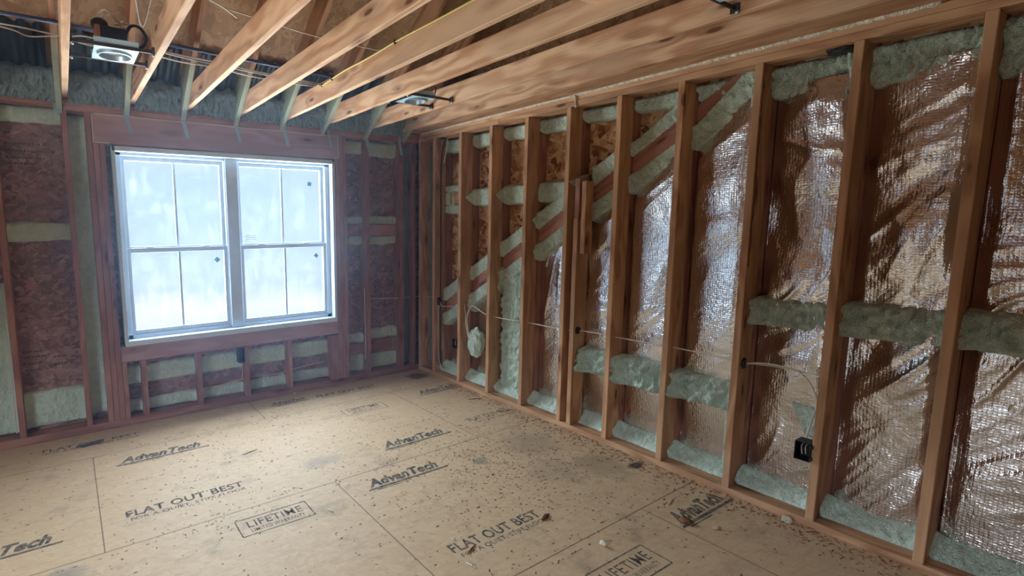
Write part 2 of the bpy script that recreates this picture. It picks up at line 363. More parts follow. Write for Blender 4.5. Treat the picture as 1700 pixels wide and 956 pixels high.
# window wall sheathing with the window hole
WX0, WX1, WZ0, WZ1 = -2.845, -.988, .666, 2.182
YB = .14
wb = boxes('wall_back', [((XL, YB, 0), (WX0, YB+.02, 2.6)), ((WX1, YB, 0), (.3, YB+.02, 2.6)), ((WX0, YB, 0), (WX1, YB+.02, WZ0)), ((WX0, YB, WZ1), (WX1, YB+.02, 2.6))], OSBW, bev=0); wb['kind'] = 'structure'
XB = .235
wr = boxes('wall_right', [((XB, YR, 0), (XB+.02, .2, 2.6))], OSBR, bev=0); wr['kind'] = 'structure'
SL = .69
deck_z = lambda y: 2.737 + SL*(-.13-y)
def wall_gable(name, x0, x1, mat):
    bm = bmesh.new(); vs = []
    for x in (x0, x1): vs.append([bm.verts.new((x, y, z)) for y, z in ((.16, 2.6), (.16, deck_z(.16)+.02), (YR, deck_z(YR)+.02), (YR, 2.6))])
    bm.faces.new(vs[0]); bm.faces.new(vs[1][::-1])
    for k in range(4): bm.faces.new((vs[0][k], vs[0][(k+1) % 4], vs[1][(k+1) % 4], vs[1][k]))
    o = link(name, mesh(bm), mat); o['kind'] = 'structure'; return o
wall_gable('wall_right_gable', XB, XB+.02, SHELL); wall_gable('wall_left_gable', XL-.02, XL, SHELL)
boxes('wall_left', [((XL-.02, YR, 0), (XL, -4.4, 2.6)), ((XL-.02, -2.6, 0), (XL, .16, 2.6)), ((XL-.02, -4.4, 0), (XL, -2.6, .85)), ((XL-.02, -4.4, 2.15), (XL, -2.6, 2.6))], SHELL, bev=0)['kind'] = 'structure'  # hole is an unseen opening, added to let fill daylight in
boxes('wall_rear', [((XL-.02, YR-.02, 0), (XB+.02, YR, deck_z(YR)))], SHELL, bev=0)['kind'] = 'structure'
dk = slant('ceiling', ((XL+XB)/2, .45, deck_z(.45)+.01), ((XL+XB)/2, YR-.05, deck_z(YR-.05)+.01), (1, 0, 0), XB-XL+.1, .018, DECK, bev=0); dk['kind'] = 'structure'

# ================================================================ FRAMING: window wall
SOLE = .06
def bstud(x0, x1, z0, z1, label, mat=STUDD, name='wall_stud', group='studs of the window wall', y1=YB):
    return tag(board(name, (x0, x1), (.0, y1), (z0, z1), mat, 'z'), label, 'stud', group)
tag(board('sole_plate', (XL, -.0), (0, YB), (0, SOLE), STUDD, 'x'), 'reddish plate on the floor running under the window wall studs', 'plate')
tag(board('top_plate', (-3.135, .0), (0, YB), (2.425, 2.463), STUDD, 'x'), 'lower of two stacked plates above the window header', 'plate')
tag(board('top_plate', (-3.135, .0), (0, YB), (2.463, 2.507), STUDD, 'x'), 'upper of two stacked plates above the window, under the joist ends', 'plate')
tag(board('top_plate', (XL, -3.185), (.005, YB), (2.452, 2.49), STUDD, 'x'), 'lower of the two red plates at the far left', 'plate')
tag(board('top_plate', (XL, -3.185), (.005, YB), (2.49, 2.532), STUDD, 'x'), 'upper of the two red plates at the far left', 'plate')
ZT = 2.424
bstud(-3.96, -3.922, SOLE, 2.451, 'reddish stud at the very left edge of the window wall')
bstud(-3.574, -3.535, SOLE, 2.451, 'reddish stud second from the left edge, left of the window')
bstud(-3.152, -3.114, SOLE, ZT, 'reddish stud standing alone just left of the window post cluster')
bstud(-3.005, -2.967, SOLE, ZT, 'leftmost stud of the post cluster left of the window')
bstud(-2.964, -2.926, SOLE, 2.205, 'second stud of the post cluster left of the window, under the header')
bstud(-2.924, -2.886, SOLE, 2.205, 'post stud next to the left window jamb, under the header')
bstud(-2.884, -2.848, SOLE, .52, 'short stud under the left end of the window sill', name='cripple_stud', group='short studs under the window sill')
for x0, lb in ((-2.749, 'short stud under the sill, first in from the left end'), (-2.322, 'short stud under the sill below the left window unit'),
               (-1.91, 'short stud under the sill left beside the black outlet box'), (-1.505, 'short stud under the sill below the right window unit')):
    bstud(x0, x0+.04, SOLE, .52, lb, name='cripple_stud', group='short studs under the window sill')
bstud(-1.055, -.978, SOLE, .505, 'wide short stud under the right end of the window sill', name='cripple_stud', group='short studs under the window sill')
bstud(-.975, -.937, SOLE, 2.205, 'post stud next to the right window jamb, under the header')
bstud(-.935, -.897, SOLE, ZT, 'middle stud of the post cluster right of the window')
bstud(-.894, -.856, SOLE, ZT, 'outer stud of the post cluster right of the window')
bstud(-.642, -.602, SOLE, ZT, 'lone stud midway between the window posts and the corner')
bstud(-.232, -.190, SOLE, ZT, 'last lone stud before the corner on the window wall')
bstud(-.082, -.040, SOLE, ZT, 'dark stud of the window wall tight in the corner')
hd = tag(board('window_header', (-2.965, -.937), (-.0, YB), (2.207, 2.424), HEAD, 'x'), 'broad smooth header board above the double window', 'header')
bm = bmesh.new()
add_tube(bm, [(-2.945+k*.1, -.002, 2.418+.002*math.sin(k)) for k in range(21)], .006, 5)
add_tube(bm, [(-2.958, -.002, 2.42-k*.02) for k in range(11)], .006, 5); add_tube(bm, [(-.943, -.002, 2.42-k*.02) for k in range(11)], .006, 5)
add_tube(bm, [(-2.958+.02*k, -.002, 2.213) for k in range(6)], .006, 5); add_tube(bm, [(-.943-.02*k, -.002, 2.213) for k in range(4)], .006, 5)
o = link('caulk_bead', mesh(bm, True), CAULK, hd); o.matrix_parent_inverse = hd.matrix_basis.inverted()
sl = tag(board('rough_sill', (-2.884, -.977), (-.0, YB), (.522, .648), HEAD, 'x'), 'thick reddish sill plank under the double window', 'sill')

# ================================================================ WINDOW
VF = .012
def window(name, x0, x1, label, stickers, locks):
    w = thing(name, ((x0+x1)/2, .08, WZ0), label, 'window'); w['kind'] = 'structure'
    z0, z1 = WZ0+.022, WZ1-.022
    def bx(n, lst, mat, par=w, bev=.002): return boxes(n, lst, mat, par, bev)
    bx('window_frame', [((x0, .075, z0-.022), (x0+.04, .17, z1+.022)), ((x1-.04, .075, z0-.022), (x1, .17, z1+.022)), ((x0, .075, z1-.022), (x1, .17, z1+.022)), ((x0, .075, z0-.022), (x1, .17, z0+.03))], VINYL)
    zm = 1.405
    def sash(nm, y0, y1, za, zb, rail_top, rail_bot):
        a, b = x0+.032, x1-.032
        ga, gb = a+.036, b-.036
        s = bx(nm, [((a, y0, za), (ga, y1, zb)), ((gb, y0, za), (b, y1, zb)), ((ga, y0, zb-rail_top), (gb, y1, zb)), ((ga, y0, za), (gb, y1, za+rail_bot))], VINYL)
        m = (a+b)/2; ym = (y0+y1)/2
        bx('muntin', [((m-.009, ym-.006, za+rail_bot), (m+.009, ym+.004, zb-rail_top))], VINYL, s, .001)
        for q0, q1 in ((ga, m-.009), (m+.009, gb)):
            bx('glass_pane', [((q0-.004, ym+.006, za+rail_bot-.004), (q1+.004, ym+.009, zb-rail_top+.004))], GLASS, s, 0)
        return s, ym
    su, yu = sash('upper_sash', .125, .155, zm-.025, z1-.02, .035, .05)
    so, yo = sash('lower_sash', .088, .12, z0+.03, zm+.012, .038, .035)
    so['label'] = 'lower sliding sash'; su['label'] = 'upper sash'
    for dx in (-.22, .22):
        bx('tilt_latch', [(((x0+x1)/2+dx-.03, .092, zm+.012), ((x0+x1)/2+dx+.03, .116, zm+.022))], VINYL, so, .003)
    for kx, kz, up in stickers:
        par, ym = (su, yu) if up else (so, yo)
        bm = bmesh.new(); add_box(bm, (-.019, -.001, -.019), (.019, .001, .019), 0, Matrix.Translation((kx, ym+.003, kz)) @ Matrix.Rotation(PI/4 if not up else .15, 4, 'Y'))
        o = link('sticker', mesh(bm), SCREEN, par)
    if locks:
        bm = bmesh.new()
        for k in range(4): add_box(bm, (-1.82, yu+.002, 1.445+k*.017), (-1.725+.01*(k % 2), yu+.004, 1.450+k*.017), 0)
        o = link('paper_label', mesh(bm), PAPER, su)
    return w
XM0, XM1 = -1.965, -1.915
window('window_1', WX0+.022, -1.96, 'left double hung unit of the white twin window', [(-2.085, 1.297, 0)], False)
window('window_2', -1.92, WX1-.022, 'right double hung unit of the white twin window, paper label in pane', [(-1.183, 1.977, 1), (-1.15, 1.293, 0)], True)
jb = boxes('trim_1', [((WX0-.006, -.004, WZ0-.014), (WX0+.022, .16, WZ1+.014)), ((WX1-.022, -.004, WZ0-.014), (WX1+.006, .16, WZ1+.014)), ((WX0, -.004, WZ1-.022), (WX1, .16, WZ1+.014)), ((WX0, -.006, WZ0-.02), (WX1, .16, WZ0+.022))], VINYL); jb['kind'] = 'structure'
boxes('trim_2', [((-1.992, .062, WZ0+.02), (-1.888, .16, WZ1-.02))], VINYL, None, .003)['kind'] = 'structure'

# ================================================================ FRAMING: foil wall
yS = [0.0]+[-.2435-.4064*k for k in range(10)]          # far edge of each stud, the corner stud first
ZP = 2.437
tag(board('sole_plate', (0, .14), (YR, 0), (0, .038), STUD, 'y'), 'pinkish plate on the floor running under the foil wall studs', 'plate')
tag(board('top_plate', (0, .14), (-1.165, 0), (ZP, ZP+.038), STUD, 'y'), 'lower top plate of the foil wall, short length nearest the corner', 'plate')
tag(board('top_plate', (0, .14), (YR, -1.168), (ZP, ZP+.038), STUD, 'y'), 'lower top plate of the foil wall, long length toward the right edge', 'plate')
tag(board('top_plate', (.003, .14), (YR, 0), (ZP+.039, ZP+.076), STUD, 'y'), 'upper top plate of the foil wall, under the bead of foam', 'plate')
rs = random.Random(4)
desc = ['reddish stud in the corner, first of the foil wall', 'narrow stud second from the corner beside the black cable', 'stud third from the corner carrying the black outlet box near its foot',
        'pale yellowish stud fourth from the corner on the foil wall', 'stud fifth from the corner with a white cable through it', 'stud sixth from the corner, tight beside the shorter post',
        'stud seventh from the corner, right of the shorter post', 'stud eighth from the corner, beside the low band of green foam', 'pale stud with a split bark edge, third from the right edge',
        'stud second from the right edge carrying a black outlet box', 'large pale stud at the right edge of the photo']
for k, y in enumerate(yS):
    tag(board('wall_stud', (0, .14), (y-.038, y), (.038, ZP), STUD, 'z', bev=.003), desc[k], 'stud', 'studs of the foil wall')
    if k:
        tag(board('outer_stud', (.143, XB), (y-.036-.004*(k % 2), y+.002), (.0, 2.6), STUDD, 'z', bev=.003), 'dark outer stud close behind the %s stud from the corner of the foil wall' % ORD[k], 'stud', 'outer studs behind the foil wall')
jk = tag(board('jack_stud', (0, .14), (-2.003, -1.965), (.038, 1.63), STUD, 'z'), 'shorter pale post beside the sixth foil wall stud, black putty on it', 'stud')
tag(board('wood_block', (.002, .06), (-2.008, -1.968), (1.632, 1.918), STUDD, 'z'), 'reddish offcut standing on top of the shorter post', 'block')
tag(board('wood_block', (.0, .085), (-2.065, -2.028), (1.372, 1.895), STUD, 'z'), 'nailed offcut hanging right beside the top of the shorter post', 'block')
bm = bmesh.new(); add_tube(bm, [(.05, -2.062, 1.86), (.05, -2.10, 1.862)], .003, 5); o = link('nail', mesh(bm, True), STEEL)
tag(o, 'nail sticking out of the offcut beside the shorter post', 'nail')
# bark edge on the third stud from the right: a strip of wane
bm = bmesh.new(); yy = yS[8]-.038
P = [(.0+.012+.012*mn.noise(Vector((k*.7, 3, 1))), yy-.001, 1.35+k*.036) for k in range(31)]
add_tube(bm, P, [.004+.010*abs(mn.noise(Vector((k*.43, 1, 5)))) for k in range(31)], 6)
st8 = [o for o in bpy.data.objects if o.get('label') == desc[8]][0]
o = link('bark_edge', mesh(bm, True), DAMP, st8); o.matrix_parent_inverse = st8.matrix_basis.inverted()

# ================================================================ JOISTS, RAFTERS
JX = [-3.505, -3.098, -2.667, -2.265, -1.845, -1.443, -1.04, -.575, -.21]   # right faces
jl = ['joist at the far left, partly outside the picture', 'pale joist left of the recessed light, nearly straight up the picture', 'pale notched joist right of the recessed light', 'third joist from the recessed light, running to the window middle',
      'joist with a red resin streak, left of the yellow cable joist', 'joist with the yellow cable stapled along its side', 'joist left of the small light housing by the corner', 'joist right of the small light housing by the corner', 'last joist along the foil wall above the plate']
ZJ = 2.513
for x, l in zip(JX, jl):
    h = .14 if x < -.3 else .14
    tag(board('ceiling_joist', (x-.038, x), (-6.5, .1), (ZJ, ZJ+h), JOIST, 'y', bev=.003), l, 'joist', 'ceiling joists')
tag(board('backing_board', (-.208, .045), (-6.5, -.02), (ZJ+.004, ZJ+.042), STUD, 'y'), 'flat dark red board lying along the foil wall top plate', 'board')
tag(board('blocking', (-1.845, -1.481), (-2.82, -2.73), (2.57, 2.655), STUDD, 'x'), 'short block between the streaked joist and the yellow cable joist', 'block')
tag(board('blocking', (-1.443, -1.078), (-3.02, -2.86), (2.585, 2.625), JOIST, 'x'), 'flat short block between the yellow cable joist and its right neighbour', 'block')
rl = ['first', 'second', 'third', 'fourth', 'fifth', 'sixth', 'seventh', 'eighth', 'ninth']
vert = .184*math.sqrt(1+SL*SL)
for k, x in enumerate(JX):
    xc = x-.058 if k < 8 else x+.02
    zc = lambda y: 2.513+SL*(-.13-y)+vert/2
    lab = ('foam-footed rafter beside the %s' % {0: 'joist at the far left', 1: 'joist left of the recessed light', 2: 'notched joist right of the recessed light', 3: 'third joist from the recessed light', 4: 'joist with the red streak', 5: 'joist with the yellow cable', 6: 'joist left of the small housing', 7: 'joist right of the small housing', 8: 'last joist along the foil wall'}[k])
    tag(slant('roof_rafter', (xc, .08, zc(.08)), (xc, -5.6, zc(-5.6)), (1, 0, 0), .038, .184, RAFT), lab, 'rafter', 'roof rafters')
# hurricane ties
for k, (x, n) in enumerate(zip([-3.165, -2.735, -2.322, -1.902, -1.472, -1.04, -.63, -.245], ['at the left end of the upper plates, foam smeared', 'above the left window jamb', 'over the left upper sash', 'above the middle post of the twin window', 'over the left half of the right window unit', 'above the right window jamb', 'above the lone stud right of the window', 'nearest the corner above the last lone stud'])):
    bm = bmesh.new(); w = .03 if k else .05; L = .13 if k else .02
    pts = [((x, -.004, 2.56), 0), ((x, -.004, 2.42), 0), ((x+.03*(k > 0), -.006, 2.42-L), 0)]
    rows = []
    for (px, py, pz), _ in pts:
        rows.append([bm.verts.new((px+sx_*w/2, py-d, pz)) for d in (0, .003) for sx_ in (-1, 1)])
    for A, B in zip(rows, rows[1:]):
        for i, j in ((0, 1), (1, 3), (3, 2), (2, 0)): bm.faces.new((A[i], A[j], B[j], B[i]))
    bm.faces.new([rows[0][i] for i in (0, 1, 3, 2)]); bm.faces.new([rows[-1][i] for i in (0, 1, 3, 2)])
    tag(link('rafter_tie', mesh(bm), TIE), 'bent steel strap on the plates '+n, 'strap', 'straps tying rafters to the window wall')

# ================================================================ EAVE FOAM AND VENT BAFFLES
xe = [-4.2]+JX+[.1]
for k in range(1, len(JX)):
    a, b = JX[k-1], JX[k]-.077
    if k == len(JX)-1: b = JX[k]-.038
    lab = {1: 'left of the straight pale joist', 2: 'behind the recessed light', 3: 'between the second and third joists from the light', 4: 'above the left half of the window', 5: 'above the right half of the window', 6: 'above the right window jamb', 7: 'behind the small light housing', 8: 'closest to the corner'}[k]
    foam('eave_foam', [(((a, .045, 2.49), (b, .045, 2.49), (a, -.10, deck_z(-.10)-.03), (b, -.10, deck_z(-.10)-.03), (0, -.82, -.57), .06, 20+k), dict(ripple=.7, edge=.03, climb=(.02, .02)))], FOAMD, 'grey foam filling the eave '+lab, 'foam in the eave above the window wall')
    bm = bmesh.new(); n = 12; rows = []
    for i in range(n+1):
        x = a+.03+(b-a-.06)*i/n; d = .022 if (i//2) % 2 else .05
        rows.append([bm.verts.new((x, y, deck_z(y)-d-.004)) for y in (-.02, -.37)]+[bm.verts.new((x, y, deck_z(y)-d+.002)) for y in (-.37, -.02)])
    for A, B in zip(rows, rows[1:]):
        for i in range(4): bm.faces.new((A[i], A[(i+1) % 4], B[(i+1) % 4], B[i]))
    bm.faces.new(rows[0]); bm.faces.new(rows[-1][::-1])
    tag(link('vent_baffle', mesh(bm), DARKB), 'dark ribbed vent chute '+lab, 'baffle', 'vent chutes under the roof deck')

# ================================================================ FOAM: window wall bays
def bfoam(x0, x1, z0, z1, label, th=.03, seed=1, y=YB, mat=FOAM, extra=()):
    P = [(((x0, y, z0), (x1, y, z0), (x0, y, z1), (x1, y, z1), (0, -1, 0), th, seed), dict(climb=(.03, .03)))]
    for e in extra: P.append((((e[0], y, e[2]), (e[1], y, e[2]), (e[0], y, e[3]), (e[1], y, e[3]), (0, -1, 0), th, seed+.5), dict(climb=(.02, .02))))
    return foam('foam_band', P, mat, label, 'foam on the window wall')
a, b = -3.535, -3.152
bfoam(a, b, 1.49, 1.63, 'foam band across the left brown sheathing bay at mid height', .03, 1)
bfoam(a, b, .08, .36, 'broad foam band low in the left sheathing bay, near the floor', .035, 2)
bfoam(a, b, 2.33, 2.45, 'foam band at the top of the left sheathing bay', .03, 3)
bfoam(-3.922, -3.574, .06, 1.2, 'foam in the bay at the left edge of the photo', .035, 4)
bfoam(-3.114, -3.005, .10, 2.42, 'tall narrow foam strip left of the window posts', .03, 5)
for (x0, x1, n, s) in ((-2.848, -2.749, 'narrow bay at its left end', 6), (-2.709, -2.322, 'second bay from its left end', 7), (-2.282, -1.91, 'bay with the black outlet box', 8), (-1.87, -1.505, 'bay below the right window unit', 9), (-1.465, -1.055, 'last bay at its right end', 10)):
    bfoam(x0, x1, .30, .46, 'upper foam strip under the window sill in the '+n, .03, s)
    bfoam(x0, x1, .06, .17, 'lower foam strip under the window sill in the '+n, .03, s+.5)
bfoam(-.856, -.642, 1.585, 1.68, 'foam frame around the small upper block right of the window', .03, 11, extra=((-.856, -.642, 1.38, 1.475), (-.856, -.8, 1.46, 1.6), (-.69, -.642, 1.46, 1.6)))
bfoam(-.602, -.232, 1.585, 1.68, 'foam frame around the wider upper block near the corner', .03, 12, extra=((-.602, -.232, 1.38, 1.475), (-.27, -.232, 1.46, 1.6)))
bfoam(-.856, -.642, .36, .48, 'foam frame around the small lower block right of the window', .03, 13, extra=((-.856, -.642, .06, .25), (-.70, -.642, .24, .37)))
bfoam(-.602, -.232, .375, .50, 'foam frame around the wider lower block near the corner', .03, 14, extra=((-.602, -.232, .06, .24), (-.28, -.232, .22, .39)))
bfoam(-.602, -.232, 2.27, 2.42, 'foam band at the top of the bay nearest the corner stud', .03, 15)
bfoam(-.856, -.642, 2.28, 2.42, 'foam band at the top of the bay beside the right posts', .03, 16)
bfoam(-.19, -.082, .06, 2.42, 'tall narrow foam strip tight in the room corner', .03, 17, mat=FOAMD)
for x0, x1, z0, z1, n in ((-.856, -.644, 1.475, 1.585, 'small upper wood block beside the right window posts'), (-.602, -.234, 1.475, 1.585, 'wider upper wood block in the bay near the corner'),
                          (-.856, -.644, .25, .36, 'small lower wood block beside the right window posts'), (-.602, -.234, .235, .38, 'wider lower wood block in the bay near the corner')):
    tag(board('blocking', (x0, x1), (.095, YB), (z0, z1), STUDD, 'x'), n, 'block', 'blocks between the window wall studs')

# ================================================================ FOAM, FOIL: foil wall
D = .205
SLd = .6226
du = lambda y: .82+SLd*(-y-.333)          # upper edge of the slanted beam
dg = slant('slanted_beam', (.19, -.06, du(-.06)-.07), (.19, -3.06, du(-3.06)-.07), (1, 0, 0), .055, .13, STUDD)
tag(dg, 'reddish beam slanting up behind the studs between two foam bands', 'beam')
def bay(k): return yS[k]-.038, yS[k+1]
def rp(y, z, x=D): return (x, y, z)
def rpatch(y0, y1, za0, zb0, za1, zb1, th, seed, x=D, climb=.035, **kw):     # y0 far, y1 near; za lower, zb upper
    return ((rp(y0, za0, x), rp(y1, za1, x), rp(y0, zb0, x), rp(y1, zb1, x), (-1, 0, 0), th, seed), dict(climb=(climb, climb), **kw))
bn = ['in the corner bay', 'in the bay right of the black cable', 'in the third bay from the corner', 'in the fourth bay from the corner', 'in the bay left of the shorter post', 'in the bay right of the shorter post',
      'in the seventh bay from the corner', 'in the bay left of the split bark stud', 'in the bay with the big outlet box', 'in the bay left of the rightmost stud', 'at the right edge of the photo']
ends = [bay(k) for k in range(10)]+[(yS[10]-.038, -4.6)]
GF = 'foam on the foil wall'
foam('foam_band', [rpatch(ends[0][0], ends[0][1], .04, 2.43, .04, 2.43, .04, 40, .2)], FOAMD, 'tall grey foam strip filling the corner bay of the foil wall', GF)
for k in range(1, 11):
    y0, y1 = ends[k]
    lo = [0, 2.30, 2.31, 2.32, 2.32, 2.34, 2.34, 2.33, 2.26, 2.24, 2.2][k]
    foam('foam_band', [rpatch(y0, y1, lo, 2.437, lo-.01, 2.437, .035 if k < 8 else .05, 50+k, ripple=.3 if k < 7 else .9)], FOAM, 'foam band under the top plate '+bn[k], GF)
    foam('foam_fillet', [((rp(y0, .03, .10), rp(y1, .03, .10), rp(y0, .12, D+.01), rp(y1, .12, D+.01), (-.7, 0, .7), .02, 70+k), dict(climb=(.05, .03), ripple=.9))], FOAM, 'pale foam along the floor plate '+bn[k], GF)
for k in range(2, 5):
    y0, y1 = ends[k]
    foam('foam_band', [rpatch(y0, y1, 1.76, 1.93, 1.76, 1.93, .035, 90+k)], FOAM, 'level foam band at head height '+bn[k], GF)
y0, y1 = ends[1]
foam('foam_band', [rpatch(y0, y1, 1.90, 1.985, 1.90, 1.985, .035, 95), rpatch(y0, y1, 1.69, 1.79, 1.69, 1.79, .035, 96), rpatch(y0, y0-.1, 1.77, 1.92, 1.77, 1.92, .035, 97)], FOAM, 'foam frame around the block beside the black cable', GF)
tag(board('blocking', (.17, D+.02), (y1+.002, y0-.002), (1.79, 1.90), STUD, 'y'), 'orange wood block framed in foam beside the black cable', 'block')
for k in range(1, 8):
    y0, y1 = ends[k]
    if k == 5: y0 = -2.02
    t0 = .15 if k < 6 else .13
    if k < 7:
        hi0, hi1 = (du(y0)+t0, du(y1)+t0)
        if k == 6: hi0, hi1 = du(y0)+.10, 2.425
        foam('foam_band', [rpatch(y0, y1, du(y0)-.012, hi0, du(y1)-.012, hi1, .05, 110+k, .20, ripple=.3)], FOAM, 'slanting foam band above the beam '+bn[k], GF)
    foam('foam_band', [rpatch(y0, y1, du(y0)-.27, du(y0)-.115, du(y1)-.265, du(y1)-(-.05 if k == 7 else .115), .055, 120+k, .20, ripple=.3)], FOAM, 'slanting foam band below the beam '+bn[k], GF)
for k, z0, z1, e0 in ((5, .45, .655, -2.02), (6, .435, .66, None), (7, .45, .645, None), (8, 1.0, 1.175, None), (9, 1.005, 1.195, None), (10, 1.02, 1.21, None)):
    y0, y1 = ends[k]; y0 = e0 or y0
    foam('foam_band', [rpatch(y0, y1, z0, z1, z0+.012, z1+.004, .075, 140+k, D-(.055 if k < 8 else 0), climb=.05, ripple=.7)], FOAM, ('thick rippled foam band at knee height ' if z0 < .8 else 'thick rippled foam band at waist height ')+bn[k], GF)
foam('foam_band', [rpatch(-1.13, ends[3][1], .05, 1.12, .05, 1.2, .05, 160, D, ripple=.8)], FOAM, 'thick upright foam strip against the fifth stud from the corner', GF)
foam('foam_band', [rpatch(-3.035, ends[7][1], .05, 2.40, .05, 2.40, .022, 161, .145, climb=.02, ripple=.3)], FOAM, 'thin upright foam strip beside the split bark stud', GF)

foam('foam_blob', [((rp(-3.415, .43, .16), rp(ends[8][1], .43, .16), rp(-3.33, .60, .17), rp(ends[8][1], .60, .17), (-1, 0, 0), .035, 163), dict(climb=(0, .03), ripple=.3))], FOAM, 'foam smear above the big outlet box', GF)
# mist of foam that crept onto the sides of studs where a band ends
def creep(k, z, half, reach, yside):
    bm = bmesh.new(); c = bm.verts.new((.142-reach, yside, z)); y = yside
    pts = [(.232, z-half*1.1), (.16, z-half*.9), (.142-reach*.6, z-half*.35), (.142-reach, z), (.142-reach*.6, z+half*.35), (.16, z+half*.9), (.232, z+half*1.1)]
    A = [bm.verts.new((px, y-.0015-.005*(i not in (3,)), pz)) for i, (px, pz) in enumerate(pts)]; B = [bm.verts.new((px, y+.001, pz)) for px, pz in pts]
    bm.verts.remove(c); bm.faces.new(A); bm.faces.new(B[::-1])
    for i in range(len(pts)): bm.faces.new((A[i], A[(i+1) % len(pts)], B[(i+1) % len(pts)], B[i]))
    return bm
for k, z, half, reach in ((2, 1.84, .075, .09), (3, 1.84, .08, .09), (2, .80, .08, .05), (3, 1.02, .09, .05), (4, 1.62, .07, .07), (5, 1.90, .06, .14), (4, 1.36, .08, .05), (6, .55, .07, .14), (7, .55, .07, .05), (3, 1.15, .06, .05)):
    y = yS[k]-.038
    tag(link('foam_mist', mesh(creep(k, z, half, reach, y)), FOAM), 'pointed film of foam on the side of the %s stud %s' % (ORD[k], {1.84: 'at head height', .80: 'at the slanting bands', 1.02: 'at the lower slanting band', 1.62: 'at the slanting bands', 1.90: 'near its top', 1.36: 'below the slanting bands', .55: 'at knee height', 1.15: 'at the upper slanting band'}[z]), 'spray foam', GF)
y = -2.003
tag(link('foam_mist', mesh(creep(0, .55, .07, .12, y)), FOAM), 'pointed film of foam on the shorter post at knee height', 'spray foam', GF)
# foil sheets, one per bay
def foil(k, y0, y1, zt, lab, amp=1.0, tilt=0.0):
    bm = bmesh.new(); nu = max(8, int((y0-y1)/.0075)); nv = 230; G = []
    for i in range(nu+1):
        y = y0+(y1-y0)*i/nu; top = zt(y); row = []
        for j in range(nv+1):
            z = .06+(top-.06)*j/nv
            s, d = (-y*.72+z*.70), (-y*.70-z*.72)          # along / across the folds that climb to the right
            w = mn.noise(Vector((s*1.3, d*1.3, k*7.1)))
            h = .034*mn.noise(Vector((s*1.3+w, d*4.2+w*1.6, k*3.3)))
            h += (.020 if k > 7 else .012)*max(0, 1-abs(mn.noise(Vector((s*1.5, d*8+w*4, 5+k)))*2.4))**1.6*max(0, mn.noise(Vector((y*2.2, z*2.2, 3+k)))*1.2+.55)
            h += .0035*mn.noise(Vector((y*22, z*26, k))) + .010*(1-abs(2*mn.noise(Vector((y*7, z*3.2, 9+k*2)))))
            low = min(1, max(.35, z/1.0)); h *= low*amp
            e = min(1, min(y0-y, y-y1)/.05); bulge = (0 if 3 < k < 8 else .02)*math.sin(PI*i/nu)
            row.append(bm.verts.new((D+.004-(.05 if 4 < k < 8 else 0)*min(1, max(0, (z-.2)/.35))*min(1, max(0, (top-z)/.15))*min(1, (y0-y)/.03)-bulge*.5-h*e-tilt*(y0-y)*min(1, max(.25, (z-.35)/.5))+.03*min(1, (y0-y)/.05)*(1-e)*.4, y, z)))
        G.append(row)
    for i in range(nu):
        for j in range(nv): bm.faces.new((G[i][j], G[i+1][j], G[i+1][j+1], G[i][j+1]))
    o = link('foil_sheet', mesh(bm, True), FOIL)
    md = o.modifiers.new('thickness', 'SOLIDIFY'); md.thickness = .001
    tag(o, lab, 'foil sheet', 'foil facing in the stud bays')
for k in range(1, 11):
    y0, y1 = ends[k]
    if k == 5: y0 = -1.914
    zt = (lambda y: min(2.36, du(y)-.20)) if k < 8 else (lambda y: 2.33)
    foil(k, y0, y1, zt, 'wrinkled silver foil '+bn[k], .6 if k in (1, 2, 4) else .5 if k in (5, 6, 7) else 1.0, {5: .09, 6: .15, 7: .24, 8: .22, 9: .17}.get(k, .0))

# foam bead on the top plate
bm = bmesh.new(); P = []; R = []
n = 420
for i in range(n+1):
    y = -.05-3.72*i/n
    P.append((.003+.004*mn.noise(Vector((y*20, 1, 0))), y, 2.517+.004*mn.noise(Vector((y*14, 0, 2)))))
    R.append(.015+.007*mn.noise(Vector((y*45, 4, 4)))+.004*mn.noise(Vector((y*130, 2, 1))))
add_tube(bm, P, R, 7); tag(link('foam_bead', mesh(bm, True), FOAMC), 'long cream bead of foam along the top plate of the foil wall', 'spray foam')
bm = bmesh.new(); add_tube(bm, [(-.006, -1.945, 2.51), (-.008, -1.947, 2.48), (-.006, -1.95, 2.45), (-.005, -1.952, 2.425)], [.010, .006, .007, .009], 7)
tag(link('foam_drip', mesh(bm, True), FOAMC), 'cream foam drip hanging over the plate above the sixth stud', 'spray foam')

# ================================================================ ELECTRICAL on the foil wall
def cable(pts, label, mat=CABLE, rad=.0042, name='cable', group=None, sub=6):
    return tag(tube(name, pts, rad, mat, None, sub), label, 'cable', group)
GC = 'white cables along the foil wall'
cable([(-.61, .05, .832), (-.23, .05, .805), (-.06, .05, .803), (.06, -.02, .812), (.06, -.19, .812), (.06, -.30, .79)], 'white cable crossing the corner from the lone window wall stud', group=GC)
cable([(.06, -.30, .80), (.05, -.34, .745), (.06, -.45, .757), (.06, -.60, .765), (.055, -.66, .80), (.05, -.70, .81), (.05, -.70, .77), (.05, -.715, .71), (.05, -.72, .62), (.055, -.74, .53), (.06, -.755, .47)], 'white cable looping down to the outlet box on the third stud', group=GC)
cable([(.05, -.77, .47), (.05, -.75, .58), (.05, -.735, .68), (.05, -.775, .78), (.05, -.83, .81), (.055, -.98, .757), (.06, -1.11, .748), (.06, -1.27, .75), (.06, -1.52, .76), (.06, -1.83, .763), (.06, -1.99, .781)], 'white cable rising from the outlet box and running to the shorter post', group=GC)
cable([(.06, -1.99, .781), (.06, -2.16, .788), (.06, -2.33, .789), (.06, -2.63, .793), (.06, -2.73, .798), (.06, -3.06, .794), (.06, -3.14, .791)], 'white cable from the shorter post to the split bark stud', group=GC)
